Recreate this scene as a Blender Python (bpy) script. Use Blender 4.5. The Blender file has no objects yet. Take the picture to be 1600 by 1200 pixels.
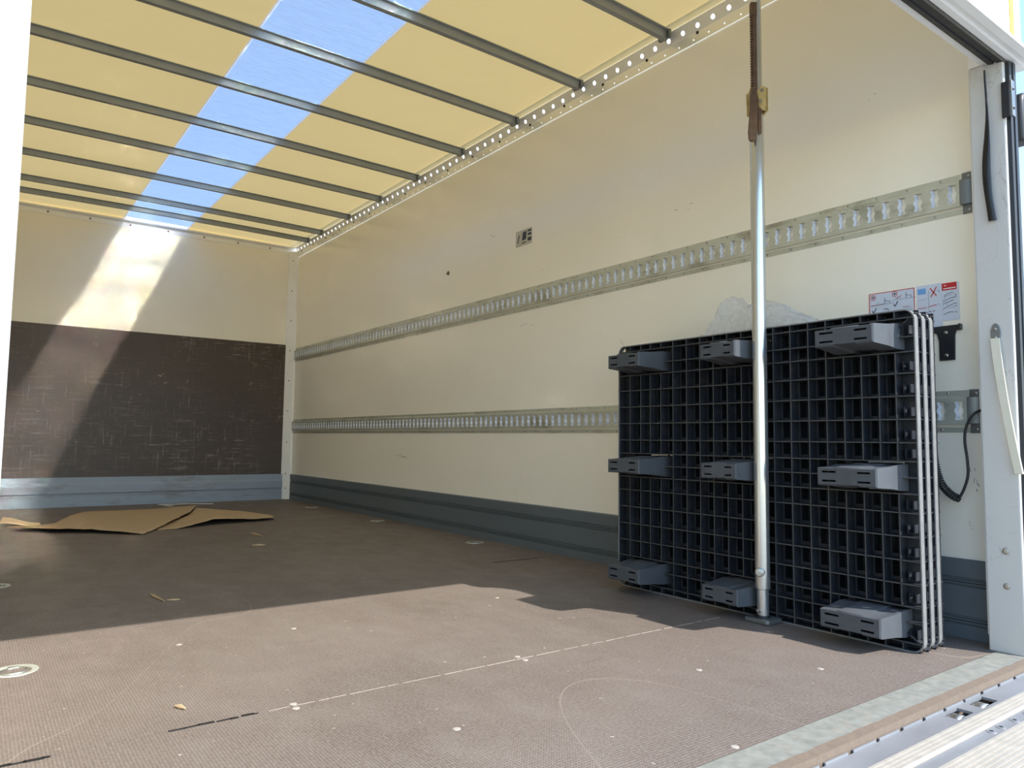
import bpy, math, random
from mathutils import Vector, Matrix, noise
random.seed(7)
SC = bpy.context.scene
COL = SC.collection

# ------------------------------------------------------------------ camera
cam_d = bpy.data.cameras.new('camera'); cam = bpy.data.objects.new('camera', cam_d); COL.objects.link(cam)
C0 = Vector((-2.38340897, -0.87083008, 0.56105842))
CR = Vector((0.80505822, -0.59306568, 0.01242427)); CU = Vector((-0.05543874, -0.05436946, 0.9969807)); CF = Vector((0.59059953, 0.80331629, 0.07664939))
m = Matrix.Identity(4)
for i in range(3):
    m[i][0] = CR[i]; m[i][1] = CU[i]; m[i][2] = -CF[i]; m[i][3] = C0[i]
cam.matrix_world = m
cam_d.sensor_width = 36.0; cam_d.lens = 1144.67 / 1600 * 36.0; cam_d.clip_start = 0.02; cam_d.clip_end = 500
SC.camera = cam

# ------------------------------------------------------------------ sky, sun, exposure
SUN_DIR = Vector((0.435, -1.04, 1.0)).normalized()          # towards the sun
W = bpy.data.worlds.new('sky'); SC.world = W; W.use_nodes = True
wn = W.node_tree.nodes; wl = W.node_tree.links
sky = wn.new('ShaderNodeTexSky'); sky.sky_type = 'NISHITA'; sky.sun_disc = False
sky.sun_elevation = math.asin(SUN_DIR.z); sky.sun_rotation = math.atan2(SUN_DIR.x, SUN_DIR.y)
sky.air_density = 1.0; sky.dust_density = 0.1; sky.ozone_density = 2.0
wn['Background'].inputs['Strength'].default_value = 0.28
wl.new(sky.outputs[0], wn['Background'].inputs['Color'])
sd = bpy.data.lights.new('sun', 'SUN'); sd.energy = 4.4; sd.angle = math.radians(0.55); sd.color = (1.0, 0.96, 0.91)
so = bpy.data.objects.new('sun', sd); COL.objects.link(so); so.rotation_euler = (-SUN_DIR).to_track_quat('-Z', 'Y').to_euler(); so.location = SUN_DIR * 12
SC.view_settings.view_transform = 'Standard'; SC.view_settings.look = 'None'
SC.view_settings.gamma = 1.0; SC.view_settings.exposure = 0.80; SC.view_settings.use_curve_mapping = False
SC.cycles.max_bounces = 14; SC.cycles.diffuse_bounces = 8; SC.cycles.transmission_bounces = 8; SC.cycles.transparent_max_bounces = 12
SC.cycles.use_denoising = True; SC.cycles.sample_clamp_indirect = 0.0; SC.cycles.blur_glossy = 0.0

# ------------------------------------------------------------------ materials
def s2l(c):
    return tuple(((x / 255) / 12.92 if x / 255 <= 0.04045 else ((x / 255 + 0.055) / 1.055) ** 2.4) for x in c)
class NT:
    def __init__(s, name):
        s.m = bpy.data.materials.new(name); s.m.use_nodes = True
        s.t = s.m.node_tree; s.n = s.t.nodes; s.p = s.n['Principled BSDF']; s.o = s.n['Material Output']
        s.tc = s.n.new('ShaderNodeTexCoord').outputs['Object']
    def add(s, kind, **kw):
        n = s.n.new(kind)
        for k, v in kw.items():
            if hasattr(n, k) and not k[0].isupper(): setattr(n, k, v)
            else: s.put(n, k.replace('_', ' '), v)
        return n
    def put(s, n, k, v):
        i = n.inputs[k]
        if hasattr(v, 'links') or isinstance(v, bpy.types.NodeSocket): s.t.links.new(v, i)
        else:
            i.default_value = (*v, 1.0) if (isinstance(v, tuple) and len(v) == 3 and i.type == 'RGBA') else v
    def scale(s, v):
        n = s.n.new('ShaderNodeMapping'); s.t.links.new(s.tc, n.inputs['Vector']); n.inputs['Scale'].default_value = v; return n.outputs[0]
    def noise(s, sc, vec=(1, 1, 1), det=4, rough=0.55, dist=0.0):
        n = s.n.new('ShaderNodeTexNoise'); s.t.links.new(s.scale(vec), n.inputs['Vector'])
        n.inputs['Scale'].default_value = sc; n.inputs['Detail'].default_value = det; n.inputs['Roughness'].default_value = rough; n.inputs['Distortion'].default_value = dist
        return n.outputs['Fac']
    def ramp(s, v, a, b, ca=0.0, cb=1.0):
        n = s.n.new('ShaderNodeMapRange'); s.t.links.new(v, n.inputs['Value'])
        for k, x in zip(('From Min', 'From Max', 'To Min', 'To Max'), (a, b, ca, cb)): n.inputs[k].default_value = x
        return n.outputs[0]
    def math(s, op, a, b=0.0):
        n = s.n.new('ShaderNodeMath'); n.operation = op
        for i, v in enumerate((a, b)):
            if isinstance(v, bpy.types.NodeSocket): s.t.links.new(v, n.inputs[i])
            else: n.inputs[i].default_value = v
        return n.outputs[0]
    def mix(s, f, a, b):
        n = s.n.new('ShaderNodeMix'); n.data_type = 'RGBA'
        for i, v in ((0, f), (6, a), (7, b)):
            if isinstance(v, bpy.types.NodeSocket): s.t.links.new(v, n.inputs[i])
            else: n.inputs[i].default_value = (*v, 1.0) if isinstance(v, tuple) else v
        return n.outputs[2]
    def bump(s, h, st=0.3, d=0.002):
        n = s.n.new('ShaderNodeBump'); s.t.links.new(h, n.inputs['Height']); n.inputs['Strength'].default_value = st; n.inputs['Distance'].default_value = d
        s.t.links.new(n.outputs[0], s.p.inputs['Normal'])
    def set(s, **kw):
        for k, v in kw.items(): s.put(s.p, {'col': 'Base Color', 'rough': 'Roughness', 'metal': 'Metallic'}.get(k, k), v)
        return s

def plain(name, col, rough=0.5, metal=0.0, var=0.12, sc=30.0, bump=0.0, bsc=None):
    a = NT(name); c = s2l(col)
    f = a.noise(sc)
    a.set(col=a.mix(f, tuple(x * (1 - var) for x in c), tuple(min(1, x * (1 + var)) for x in c)), rough=a.ramp(f, 0.3, 0.7, max(0.02, rough - 0.06), rough + 0.06), metal=metal)
    if bump: a.bump(a.noise(bsc or sc * 3), bump, 0.001)
    return a.m
M = {}
def wall_mat(name, col, rough):
    a = NT(name); c = s2l(col)
    big = a.noise(1.1, det=3); mid = a.noise(9, det=5)
    col_ = a.mix(a.ramp(big, 0.3, 0.7), tuple(x * 0.975 for x in c), c)
    scuff = a.math('MULTIPLY', a.ramp(a.noise(34, (1, 0.35, 1.0), 6, 0.7), 0.76, 0.80), a.ramp(a.noise(2.2), 0.5, 0.62))
    col_ = a.mix(a.math('MULTIPLY', scuff, 0.4), col_, s2l((120, 108, 92)))
    stain = a.ramp(a.noise(5, (1, 1, 0.4), 5, 0.6), 0.58, 0.8)
    col_ = a.mix(a.math('MULTIPLY', stain, 0.05), col_, s2l((180, 168, 140)))
    a.set(col=col_, rough=a.ramp(mid, 0.2, 0.8, rough - 0.06, rough + 0.08))
    a.bump(a.noise(2.6, det=2), 0.08, 0.010)
    return a.m
M['wall'] = wall_mat('white_fibreglass', (247, 241, 224), 0.20)
M['trim'] = plain('white_painted_metal', (242, 241, 236), 0.4, var=0.06, sc=12)
def post_mat():
    a = NT('scuffed_white_paint'); c = s2l((196, 194, 188))
    crack = a.ramp(a.math('ABSOLUTE', a.math('SUBTRACT', a.noise(7, (1, 1, 0.45), 6, 0.62, 0.6), 0.5)), 0.0, 0.006, 1, 0)
    crack = a.math('MULTIPLY', crack, a.ramp(a.noise(3, det=2), 0.5, 0.62))
    dirt = a.math('MULTIPLY', a.ramp(a.noise(60, (1, 0.3, 2.2), 5, 0.7), 0.62, 0.72), a.ramp(a.noise(5), 0.48, 0.62))
    k = a.math('MAXIMUM', a.math('MULTIPLY', crack, 0.7), a.math('MULTIPLY', dirt, 0.5))
    a.set(col=a.mix(k, c, s2l((118, 112, 108))), rough=0.45); a.bump(a.noise(90), 0.08, 0.001)
    return a.m
M['post'] = post_mat()
def roof_mat():
    a = NT('cream_translucent_roof')
    c = a.mix(a.ramp(a.noise(2.2, det=4), 0.35, 0.7), s2l((150, 124, 74)), s2l((160, 135, 86)))
    c = a.mix(a.math('MULTIPLY', a.ramp(a.noise(9, det=5), 0.62, 0.78), 0.25), c, s2l((170, 145, 100)))
    a.set(col=c, rough=0.28); a.bump(a.noise(1.7, (1, 1, 1), 2), 0.25, 0.02)
    tr = a.add('ShaderNodeBsdfTranslucent', Color=s2l((244, 212, 140)))
    mx = a.add('ShaderNodeMixShader'); mx.inputs[0].default_value = 0.255
    a.t.links.new(a.p.outputs[0], mx.inputs[1]); a.t.links.new(tr.outputs[0], mx.inputs[2]); a.t.links.new(mx.outputs[0], a.o.inputs['Surface'])
    return a.m
M['roof'] = roof_mat()
def skylight_mat():
    a = NT('clear_fibre_roof_light')
    fib = a.noise(60, (0.25, 3.0, 1), 5, 0.7)
    rf = a.add('ShaderNodeBsdfRefraction', Color=a.mix(a.ramp(fib, 0.35, 0.65), (0.70, 0.70, 0.68), (0.90, 0.88, 0.85)), IOR=1.16, Roughness=0.24)
        # added tilt of the shading normal, steering the sun patches on the bulkhead
    geo = a.add('ShaderNodeNewGeometry'); dt = a.add('ShaderNodeVectorMath', operation='DOT_PRODUCT'); dt.inputs[1].default_value = (0, 0, 1)
    a.t.links.new(geo.outputs['Incoming'], dt.inputs[0])
    sc_ = a.add('ShaderNodeVectorMath', operation='SCALE'); sc_.inputs[0].default_value = (0.388, -0.25, 0.888)
    a.t.links.new(a.math('SIGN', dt.outputs['Value']), sc_.inputs['Scale']); a.t.links.new(sc_.outputs[0], rf.inputs['Normal'])
    tr = a.add('ShaderNodeBsdfTranslucent', Color=(0.9, 0.95, 1.0, 1.0))
    tp = a.add('ShaderNodeBsdfTransparent', Color=(0.9, 0.95, 1.0, 1.0))
    a.set(col=(0.75, 0.80, 0.85), rough=0.35)
    m1 = a.add('ShaderNodeMixShader'); m1.inputs[0].default_value = 0.06
    a.t.links.new(rf.outputs[0], m1.inputs[1]); a.t.links.new(tr.outputs[0], m1.inputs[2])
    m2 = a.add('ShaderNodeMixShader'); m2.inputs[0].default_value = 0.02
    a.t.links.new(m1.outputs[0], m2.inputs[1]); a.t.links.new(tp.outputs[0], m2.inputs[2])
    m3 = a.add('ShaderNodeMixShader'); m3.inputs[0].default_value = 0.10
    a.t.links.new(m2.outputs[0], m3.inputs[1]); a.t.links.new(a.p.outputs[0], m3.inputs[2])
    a.t.links.new(m3.outputs[0], a.o.inputs['Surface'])
    return a.m
M['skylight'] = skylight_mat()
def cap_mat():
    a = NT('translucent_roof_edge')
    tr = a.add('ShaderNodeBsdfTranslucent', Color=(0.95, 0.97, 1.0, 1.0)); a.t.links.new(tr.outputs[0], a.o.inputs['Surface']); return a.m
M['cap'] = cap_mat()
def floor_mat():
    a = NT('brown_mesh_film_plywood')
    big = a.noise(1.6, det=5, rough=0.6); mid = a.noise(9, (1, 0.6, 1), 6, 0.7); fine = a.noise(150, det=3)
    c = a.mix(a.ramp(big, 0.32, 0.68), s2l((101, 89, 78)), s2l((122, 110, 99)))
    c = a.mix(a.math('MULTIPLY', a.ramp(mid, 0.42, 0.75), 0.5), c, s2l((137, 128, 118)))
    c = a.mix(a.math('MULTIPLY', a.ramp(a.noise(3.3, det=5), 0.55, 0.75), 0.4), c, s2l((102, 86, 76)))
    c = a.mix(a.ramp(fine, 0.35, 0.7, 0, 0.5), c, s2l((156, 146, 137)))
    # embossed wire-mesh print
    sep = a.add('ShaderNodeSeparateXYZ'); a.t.links.new(a.tc, sep.inputs[0])
    sx = a.math('SINE', a.math('MULTIPLY', sep.outputs[0], 2 * math.pi / 0.0062)); sy = a.math('SINE', a.math('MULTIPLY', sep.outputs[1], 2 * math.pi / 0.0075))
    g = a.math('MAXIMUM', sx, sy)
    c = a.mix(a.ramp(g, -0.4, 0.9, 0.55, 0.0), c, s2l((70, 60, 54)))
    # dark rubber scuffs and pale scratches
    scf = a.math('MULTIPLY', a.ramp(a.noise(7, (0.6, 2.2, 1), 6, 0.7, 0.5), 0.60, 0.72), a.ramp(a.noise(1.3), 0.48, 0.6))
    c = a.mix(a.math('MULTIPLY', scf, 0.6), c, s2l((84, 74, 68)))
    ln = a.ramp(a.math('ABSOLUTE', a.math('SUBTRACT', a.noise(1.3, (1, 0.35, 1), 1, 0.3, 0.2), 0.5)), 0.0, 0.0009, 1, 0)
    c = a.mix(a.math('MULTIPLY', ln, 0.22), c, s2l((205, 188, 165)))
    spk = a.ramp(a.noise(48, (1, 1, 1), 2, 0.5), 0.735, 0.76)
    c = a.mix(a.math('MULTIPLY', spk, 0.5), c, s2l((214, 202, 188)))
    a.set(col=c, rough=a.ramp(mid, 0.3, 0.7, 0.62, 0.5)); a.p.inputs['Specular IOR Level'].default_value = 0.3
    a.bump(g, 0.22, 0.0006)
    return a.m
M['floor'] = floor_mat()
def ply_mat():
    a = NT('dark_film_faced_plywood')
    c = a.mix(a.noise(2, (1, 1, 3), 4), s2l((58, 46, 40)), s2l((76, 62, 54)))
    h = a.ramp(a.noise(6, (0.8, 1, 9), 6, 0.75), 0.55, 0.68); v = a.ramp(a.noise(6, (9, 1, 0.7), 6, 0.75), 0.56, 0.68)
    area = a.ramp(a.noise(1.2, det=3), 0.40, 0.62)
    k = a.math('MULTIPLY', a.math('MAXIMUM', h, v), area)
    c = a.mix(a.math('MULTIPLY', k, 0.7), c, s2l((168, 156, 146)))
    d = a.math('MULTIPLY', a.ramp(a.noise(13, (1, 1, 1.6), 7, 0.8, 1.2), 0.60, 0.66), a.ramp(a.noise(2.7), 0.44, 0.56))
    c = a.mix(a.math('MULTIPLY', d, 0.75), c, s2l((172, 152, 126)))
    dust = a.ramp(a.noise(0.9, (1, 1, 1), 2), 0.45, 0.7)
    c = a.mix(a.math('MULTIPLY', dust, 0.14), c, s2l((120, 112, 108)))
    a.set(col=c, rough=0.42); a.bump(k, -0.1, 0.001); return a.m
M['ply'] = ply_mat()
def metal_mat(name, col, rough, metal=1.0, var=0.2, sc=14, stretch=(1, 1, 1), grime=None):
    a = NT(name); c = s2l(col); f = a.noise(sc, stretch, 6, 0.65)
    cc = a.mix(a.ramp(f, 0.3, 0.7), tuple(x * (1 - var) for x in c), tuple(min(1, x * (1 + var)) for x in c))
    if grime: cc = a.mix(a.math('MULTIPLY', a.ramp(a.noise(sc * 0.6, stretch, 6, 0.7), 0.52, 0.66), 0.6), cc, s2l(grime))
    a.set(col=cc, rough=a.ramp(f, 0.3, 0.7, rough - 0.08, rough + 0.1), metal=metal); a.bump(f, 0.05, 0.001); return a.m
M['galv'] = metal_mat('galvanised_steel', (202, 204, 190), 0.42, 0.55, 0.08, 20, (1, 0.4, 1), (140, 136, 118))
M['steel'] = metal_mat('zinc_screw', (170, 168, 160), 0.38, 0.9)
M['bow'] = metal_mat('grey_roof_bow_steel', (150, 154, 152), 0.42, 0.25, 0.12, 6)
M['capgrey'] = metal_mat('grey_end_cap', (122, 126, 126), 0.45, 0.7, 0.08)
M['alu'] = metal_mat('blue_grey_aluminium_skirting', (150, 160, 172), 0.55, 0.45, 0.12, 8, (0.3, 1, 1), (112, 104, 92))
M['kick'] = plain('slate_grey_skirting', (94, 102, 106), 0.42, 0.0, 0.10, 10, 0.05)
M['sill'] = metal_mat('worn_galvanised_sill', (132, 132, 122), 0.75, 0.1, 0.2, 40, (1, 1, 1), (150, 142, 128))
M['woodpale'] = plain('pale_splinter', (190, 164, 126), 0.8, 0.0, 0.2, 40)
M['rust'] = plain('sandy_rusted_edge', (112, 97, 82), 0.9, 0.0, 0.3, 70, 0.4)
M['lift'] = metal_mat('tail_lift_aluminium', (140, 141, 142), 0.5, 0.3, 0.08, 12, (0.3, 1, 1))
M['rib'] = metal_mat('ribbed_white_aluminium', (172, 165, 152), 0.55, 0.15, 0.08, 30)
M['pole'] = metal_mat('anodised_aluminium_pole', (206, 208, 206), 0.24, 0.85, 0.03, 3, (1, 1, 0.3))
M['rack'] = metal_mat('rusty_toothed_steel', (112, 92, 78), 0.55, 0.45, 0.25, 50, (1, 1, 1), (98, 70, 52))
M['yellow'] = metal_mat('yellow_zinc_ratchet', (222, 200, 140), 0.42, 0.4, 0.15, 40, (1, 1, 1), (140, 108, 60))
M['black'] = plain('black_rubber', (30, 31, 33), 0.5, 0.0, 0.2, 40)
M['blackmetal'] = plain('black_painted_metal', (38, 40, 45), 0.4, 0.1, 0.15, 30)
M['glossblack'] = plain('black_webbing_strap', (18, 19, 20), 0.32, 0.0, 0.2, 60)
def pallet_mat():
    a = NT('black_recycled_plastic')
    c = a.mix(a.noise(7, det=4), s2l((33, 36, 42)), s2l((44, 47, 52)))
    c = a.mix(a.math('MULTIPLY', a.ramp(a.noise(17, det=6, rough=0.7), 0.52, 0.72), 0.30), c, s2l((96, 93, 88)))
    sep = a.add('ShaderNodeSeparateXYZ'); a.t.links.new(a.tc, sep.inputs[0])       # scuffed grey on the ridges that stick out
    c = a.mix(a.ramp(sep.outputs[0], 0.0, 0.0012, 0.75, 0.0), c, s2l((80, 80, 79)))
    a.set(col=c, rough=a.ramp(a.noise(9), 0.3, 0.7, 0.42, 0.56)); a.p.inputs['Specular IOR Level'].default_value = 0.3; a.bump(a.noise(70), 0.08, 0.001); return a.m
M['pallet'] = pallet_mat()
M['foot'] = plain('dusty_grey_plastic_foot', (80, 83, 86), 0.5, 0.0, 0.25, 20, 0.08); M['foot'].node_tree.nodes['Principled BSDF'].inputs['Specular IOR Level'].default_value = 0.2
M['card'] = plain('brown_corrugated_cardboard', (184, 158, 122), 0.85, 0.0, 0.10, 9, 0.1)
M['cardpale'] = plain('pale_cardboard_flap', (214, 186, 148), 0.85, 0.0, 0.08, 9)
M['paper'] = plain('white_paper_strip', (222, 222, 218), 0.7, 0.0, 0.05)
M['perf'] = metal_mat('pale_perforated_aluminium', (244, 242, 236), 0.35, 0.45, 0.03, 10)
M['wood'] = plain('raw_wood', (128, 104, 78), 0.8, 0.0, 0.25, 25, 0.2)
M['strap'] = plain('yellowed_white_strap', (214, 208, 188), 0.5, 0.0, 0.06, 20)
M['stickerwhite'] = plain('white_sticker', (205, 211, 222), 0.45, 0.0, 0.04)
M['red'] = plain('red_print', (190, 36, 40), 0.5, 0.0, 0.05)
M['darkprint'] = plain('dark_print', (46, 52, 66), 0.5, 0.0, 0.1)
M['blueprint'] = plain('blue_print', (110, 160, 215), 0.5, 0.0, 0.25, 90)
M['greyprint'] = plain('grey_blue_print', (128, 140, 160), 0.5, 0.0, 0.1)
M['whiteprint'] = plain('white_print', (238, 238, 238), 0.5, 0.0, 0.02)
M['label_grey'] = plain('pale_wall_label', (190, 186, 170), 0.5, 0.0, 0.08, 80)
M['portal'] = plain('white_rear_portal_paint', (236, 236, 234), 0.35, 0.0, 0.03)
M['yellowtape'] = plain('yellow_contour_tape', (226, 160, 30), 0.35, 0.0, 0.04)
M['asphalt'] = plain('yard_asphalt', (150, 148, 142), 0.9, 0.0, 0.12, 4, 0.1)
M['screwpale'] = plain('pale_flat_screw', (176, 168, 158), 0.5, 0.1)
M['rim'] = plain('worn_pallet_rim', (118, 118, 115), 0.45, 0.0, 0.3, 45)
M['lip'] = metal_mat('sky_glint_slot_lip', (228, 234, 244), 0.3, 0.2, 0.03)  # slot edges of the rail, with the sky's glint put into their colour
M['scuff'] = plain('grey_scuff', (122, 114, 104), 0.7, 0.0, 0.2)
M['seal'] = plain('white_joint_sealant', (168, 154, 138), 0.7, 0.0, 0.15, 80)
M['tar'] = plain('black_sealant', (24, 22, 22), 0.5, 0.0, 0.2, 80)
def bag_mat():
    a = NT('clear_plastic_film')
    a.set(col=(0.80, 0.83, 0.88), rough=0.18)
    tp = a.add('ShaderNodeBsdfTransparent'); tr = a.add('ShaderNodeBsdfTranslucent', Color=(0.82, 0.85, 0.9, 1.0))
    m1 = a.add('ShaderNodeMixShader'); m1.inputs[0].default_value = 0.5; a.t.links.new(a.p.outputs[0], m1.inputs[1]); a.t.links.new(tr.outputs[0], m1.inputs[2])
    m2 = a.add('ShaderNodeMixShader'); a.t.links.new(a.ramp(a.noise(14), 0.35, 0.7, 0.55, 0.78), m2.inputs[0])
    a.t.links.new(m1.outputs[0], m2.inputs[1]); a.t.links.new(tp.outputs[0], m2.inputs[2]); a.t.links.new(m2.outputs[0], a.o.inputs['Surface']); return a.m
M['bag'] = bag_mat()

# ------------------------------------------------------------------ mesh helpers (world coordinates)
class MB:
    def __init__(s): s.v = []; s.f = []
    def vert(s, *ps): k = len(s.v); s.v += [tuple(p) for p in ps]; return k
    def box(s, x0, x1, y0, y1, z0, z1):
        k = s.vert((x0, y0, z0), (x1, y0, z0), (x1, y1, z0), (x0, y1, z0), (x0, y0, z1), (x1, y0, z1), (x1, y1, z1), (x0, y1, z1))
        s.f += [tuple(k + i for i in q) for q in ((0, 3, 2, 1), (4, 5, 6, 7), (0, 1, 5, 4), (1, 2, 6, 5), (2, 3, 7, 6), (3, 0, 4, 7))]; return s
    def quad(s, a, b, c, d): k = s.vert(a, b, c, d); s.f.append((k, k + 1, k + 2, k + 3)); return s
    def loft(s, rings, caps=True, close=True):
        n = len(rings[0]); k = s.vert(*[p for r in rings for p in r])
        for i in range(len(rings) - 1):
            for j in range(n if close else n - 1):
                a = k + i * n + j; b = k + i * n + (j + 1) % n
                s.f.append((a, b, b + n, a + n))
        if caps and close:
            s.f.append(tuple(k + j for j in range(n - 1, -1, -1))); s.f.append(tuple(k + (len(rings) - 1) * n + j for j in range(n)))
        return s
    def tube(s, pts, r, n=12, caps=True):
        pts = [Vector(p) for p in pts]; rr = r if isinstance(r, (list, tuple)) else [r] * len(pts)
        t0 = (pts[1] - pts[0]).normalized(); up = Vector((0, 0, 1)) if abs(t0.z) < 0.9 else Vector((1, 0, 0)); x = t0.cross(up).normalized(); rings = []
        for i, p in enumerate(pts):
            t = (pts[min(i + 1, len(pts) - 1)] - pts[max(i - 1, 0)]).normalized()
            x = (x - t * x.dot(t)).normalized(); y = t.cross(x)
            rings.append([p + x * math.cos(2 * math.pi * j / n) * rr[i] + y * math.sin(2 * math.pi * j / n) * rr[i] for j in range(n)])
        return s.loft(rings, caps)
    def prism(s, poly, O, U, V, N, d):      # polygon in the U,V plane, thickness d along N
        O, U, V, N = map(Vector, (O, U, V, N))
        a = [O + U * p[0] + V * p[1] for p in poly]; return s.loft([a, [p + N * d for p in a]])
    def profile(s, prof, axis, a0, a1):     # closed profile swept along x ('x': prof=(y,z)) or y ('y': prof=(x,z))
        g = (lambda p, t: (t, p[0], p[1])) if axis == 'x' else (lambda p, t: (p[0], t, p[1]))
        return s.loft([[g(p, a0) for p in prof], [g(p, a1) for p in prof]])
ORG = {}
def link(name, mb, mat, parent=None, smooth=True, bevel=0.0, angle=35):
    o0 = ORG.get(parent.name, Vector((0, 0, 0))) if parent else Vector((0, 0, 0))
    me = bpy.data.meshes.new(name); me.from_pydata([(p[0] - o0.x, p[1] - o0.y, p[2] - o0.z) for p in mb.v], [], mb.f)
    me.validate(); me.materials.append(M[mat])
    o = bpy.data.objects.new(name, me); COL.objects.link(o); ORG[o.name] = o0.copy()
    if parent: o.parent = parent
    import bmesh
    bm = bmesh.new(); bm.from_mesh(me); bmesh.ops.recalc_face_normals(bm, faces=bm.faces); bm.to_mesh(me); bm.free()
    if smooth: me.shade_smooth(); me.set_sharp_from_angle(angle=math.radians(angle))
    if bevel:
        b = o.modifiers.new('bevel', 'BEVEL'); b.width = bevel; b.segments = 2; b.limit_method = 'ANGLE'; b.angle_limit = math.radians(40)
    return o
def thing(name, label, cat, loc=(0, 0, 0), group=None):
    o = bpy.data.objects.new(name, None); COL.objects.link(o); o.location = loc; o.empty_display_size = 0.05
    ORG[o.name] = Vector(loc); o['label'] = label; o['category'] = cat
    if group: o['group'] = group
    return o
def tag(o, label, cat, group=None):
    o['label'] = label; o['category'] = cat
    if group: o['group'] = group
    return o
def struct(name, mb=None, mat=None, parent=None, **kw):
    if mb is None: o = bpy.data.objects.new(name, None); COL.objects.link(o); ORG[o.name] = Vector((0, 0, 0))
    else: o = link(name, mb, mat, parent, **kw)
    o['kind'] = 'structure'; return o
def copy_tree(o, parent=None):
    c = o.copy(); COL.objects.link(c)
    if parent: c.parent = parent
    ORG[c.name] = ORG[o.name].copy()
    for ch in list(o.children): copy_tree(ch, c)
    return c
def screw(mb, p, n, r=0.006, h=0.003, k=10):       # domed screw head at p, axis n
    n = Vector(n); p = Vector(p); mb.tube([p - n * 0.001, p + n * h * 0.5, p + n * h], [r, r * 0.9, r * 0.45], k)

L = 5.837; XL = -2.47; ZR = 2.345
# ------------------------------------------------------------------ floor
SEAMS = [-0.005, 0.672, 1.925, 3.18, 4.43, L]
floor = struct('floor', MB().box(XL, 0.03, -0.005, L + 0.03, -0.06, -0.012), 'floor', smooth=False)
for i in range(len(SEAMS) - 1):
    p = link('floor_panel', MB().box(XL, 0.0, SEAMS[i] + 0.0008, SEAMS[i + 1] - 0.0008, -0.012, 0.0), 'floor', floor, smooth=False)
def strip(mb, pts, w, z, h=0.0008):
    for a, b in zip(pts, pts[1:]):
        a = Vector((*a, z)); b = Vector((*b, z)); t = (b - a).normalized(); n = Vector((-t.y, t.x, 0)) * w / 2
        mb.loft([[a - n, a + n, a + n + Vector((0, 0, h)), a - n + Vector((0, 0, h))], [b - n, b + n, b + n + Vector((0, 0, h)), b - n + Vector((0, 0, h))]])
sl = MB(); x = -1.86
while x < -0.42:
    x2 = x + random.uniform(0.02, 0.09); strip(sl, [(x, 0.672 + random.uniform(-.0006, .0006)), (x2, 0.672 + random.uniform(-.0006, .0006))], random.uniform(0.0007, 0.0017), 0.0); x = x2 + random.uniform(0, 0.02)
o = link('joint_sealant', sl, 'seal', floor); o['kind'] = 'stuff'
tr_ = MB()
for a, b in ((-2.36, -2.245), (-2.05, -1.885), (-0.42, -0.13)):
    x = a
    while x < b:
        x2 = min(b, x + random.uniform(0.012, 0.03)); yy = 0.672 if a < -1 else 1.925
        strip(tr_, [(x, yy + random.uniform(-.002, .002)), (x2 + 0.004, yy + random.uniform(-.002, .002))], random.uniform(0.002, 0.008), 0.0, 0.0015); x = x2 + max(0, random.uniform(-.01, .012))
o = link('black_joint_sealant', tr_, 'tar', floor); o['kind'] = 'stuff'; o['label'] = 'black sealant smeared along the floor joints'
for (x, y) in [(-1.804, .683), (-1.808, .656), (-1.207, .691), (-1.208, .656), (-1.591, .374), (-1.586, 1.285), (-.839, 1.303), (-1.212, .011), (-.638, .184), (-2.2, .35), (-.9, .35), (-1.9, 1.29)]:
    b = MB(); screw(b, (x, y, 0), (0, 0, 1), 0.0085, 0.0012, 12); link('floor_screw', b, 'screwpale', floor)

# ------------------------------------------------------------------ walls
wr = struct('wall_right', MB().box(0.0, 0.03, 0.0, L + 0.03, 0.0, 2.252), 'wall', smooth=False)
struct('wall_left', MB().box(XL - 0.03, XL, 0.0, L + 0.03, 0.0, 2.40), 'wall', smooth=False)
wf = struct('wall_front', MB().box(XL - 0.03, 0.03, L, L + 0.03, -0.012, 2.40), 'wall', smooth=False)
link('plywood_panel', MB().box(XL, -0.07, L - 0.010, L, 0.226, 1.419), 'ply', wf, smooth=False)
bf = struct('baseboard_front', MB().profile([(L, 0), (L - 0.03, 0), (L - 0.03, 0.075), (L - 0.022, 0.088), (L - 0.022, 0.098), (L - 0.034, 0.104), (L - 0.034, 0.165), (L - 0.026, 0.185), (L - 0.026, 0.228), (L, 0.228)], 'x', XL, -0.07), 'alu', smooth=False)
def ridge(z): return [(-0.012, z - 0.013), (-0.006, z - 0.011), (-0.006, z - 0.007), (-0.0145, z - 0.005), (-0.0145, z - 0.002), (-0.006, z - 0.001), (-0.006, z + 0.001), (-0.0145, z + 0.002), (-0.0145, z + 0.005), (-0.006, z + 0.007), (-0.006, z + 0.011), (-0.012, z + 0.013)]
bb = struct('baseboard_right', MB().profile([(0, 0.0), (-0.012, 0.0)] + ridge(0.052) + ridge(0.163) + [(-0.012, 0.224), (-0.008, 0.229), (0, 0.229)], 'y', 0.02, L - 0.03), 'kick', smooth=False)
# corner cover between bulkhead and side wall
t1 = struct('trim_1', MB().profile([(0, L), (-0.07, L), (-0.07, L - 0.012), (-0.05, L - 0.03), (-0.012, L - 0.062), (0, L - 0.062)], 'x', 0, 0) if False else MB().prism([(0, 0), (-0.075, 0), (-0.075, -0.014), (-0.016, -0.068), (0, -0.068)], (0, L, 0), (1, 0, 0), (0, 1, 0), (0, 0, 1), 2.30), 'trim', smooth=False)
nrm = Vector((-0.054, -0.059, 0)).normalized()
for z in (0.10, 0.232, 0.52, 0.806, 1.085, 1.363, 1.644, 1.926, 2.213):
    b = MB(); screw(b, (-0.045, L - 0.042, z), nrm, 0.006, 0.003, 8); link('screw', b, 'rack', t1)
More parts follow.
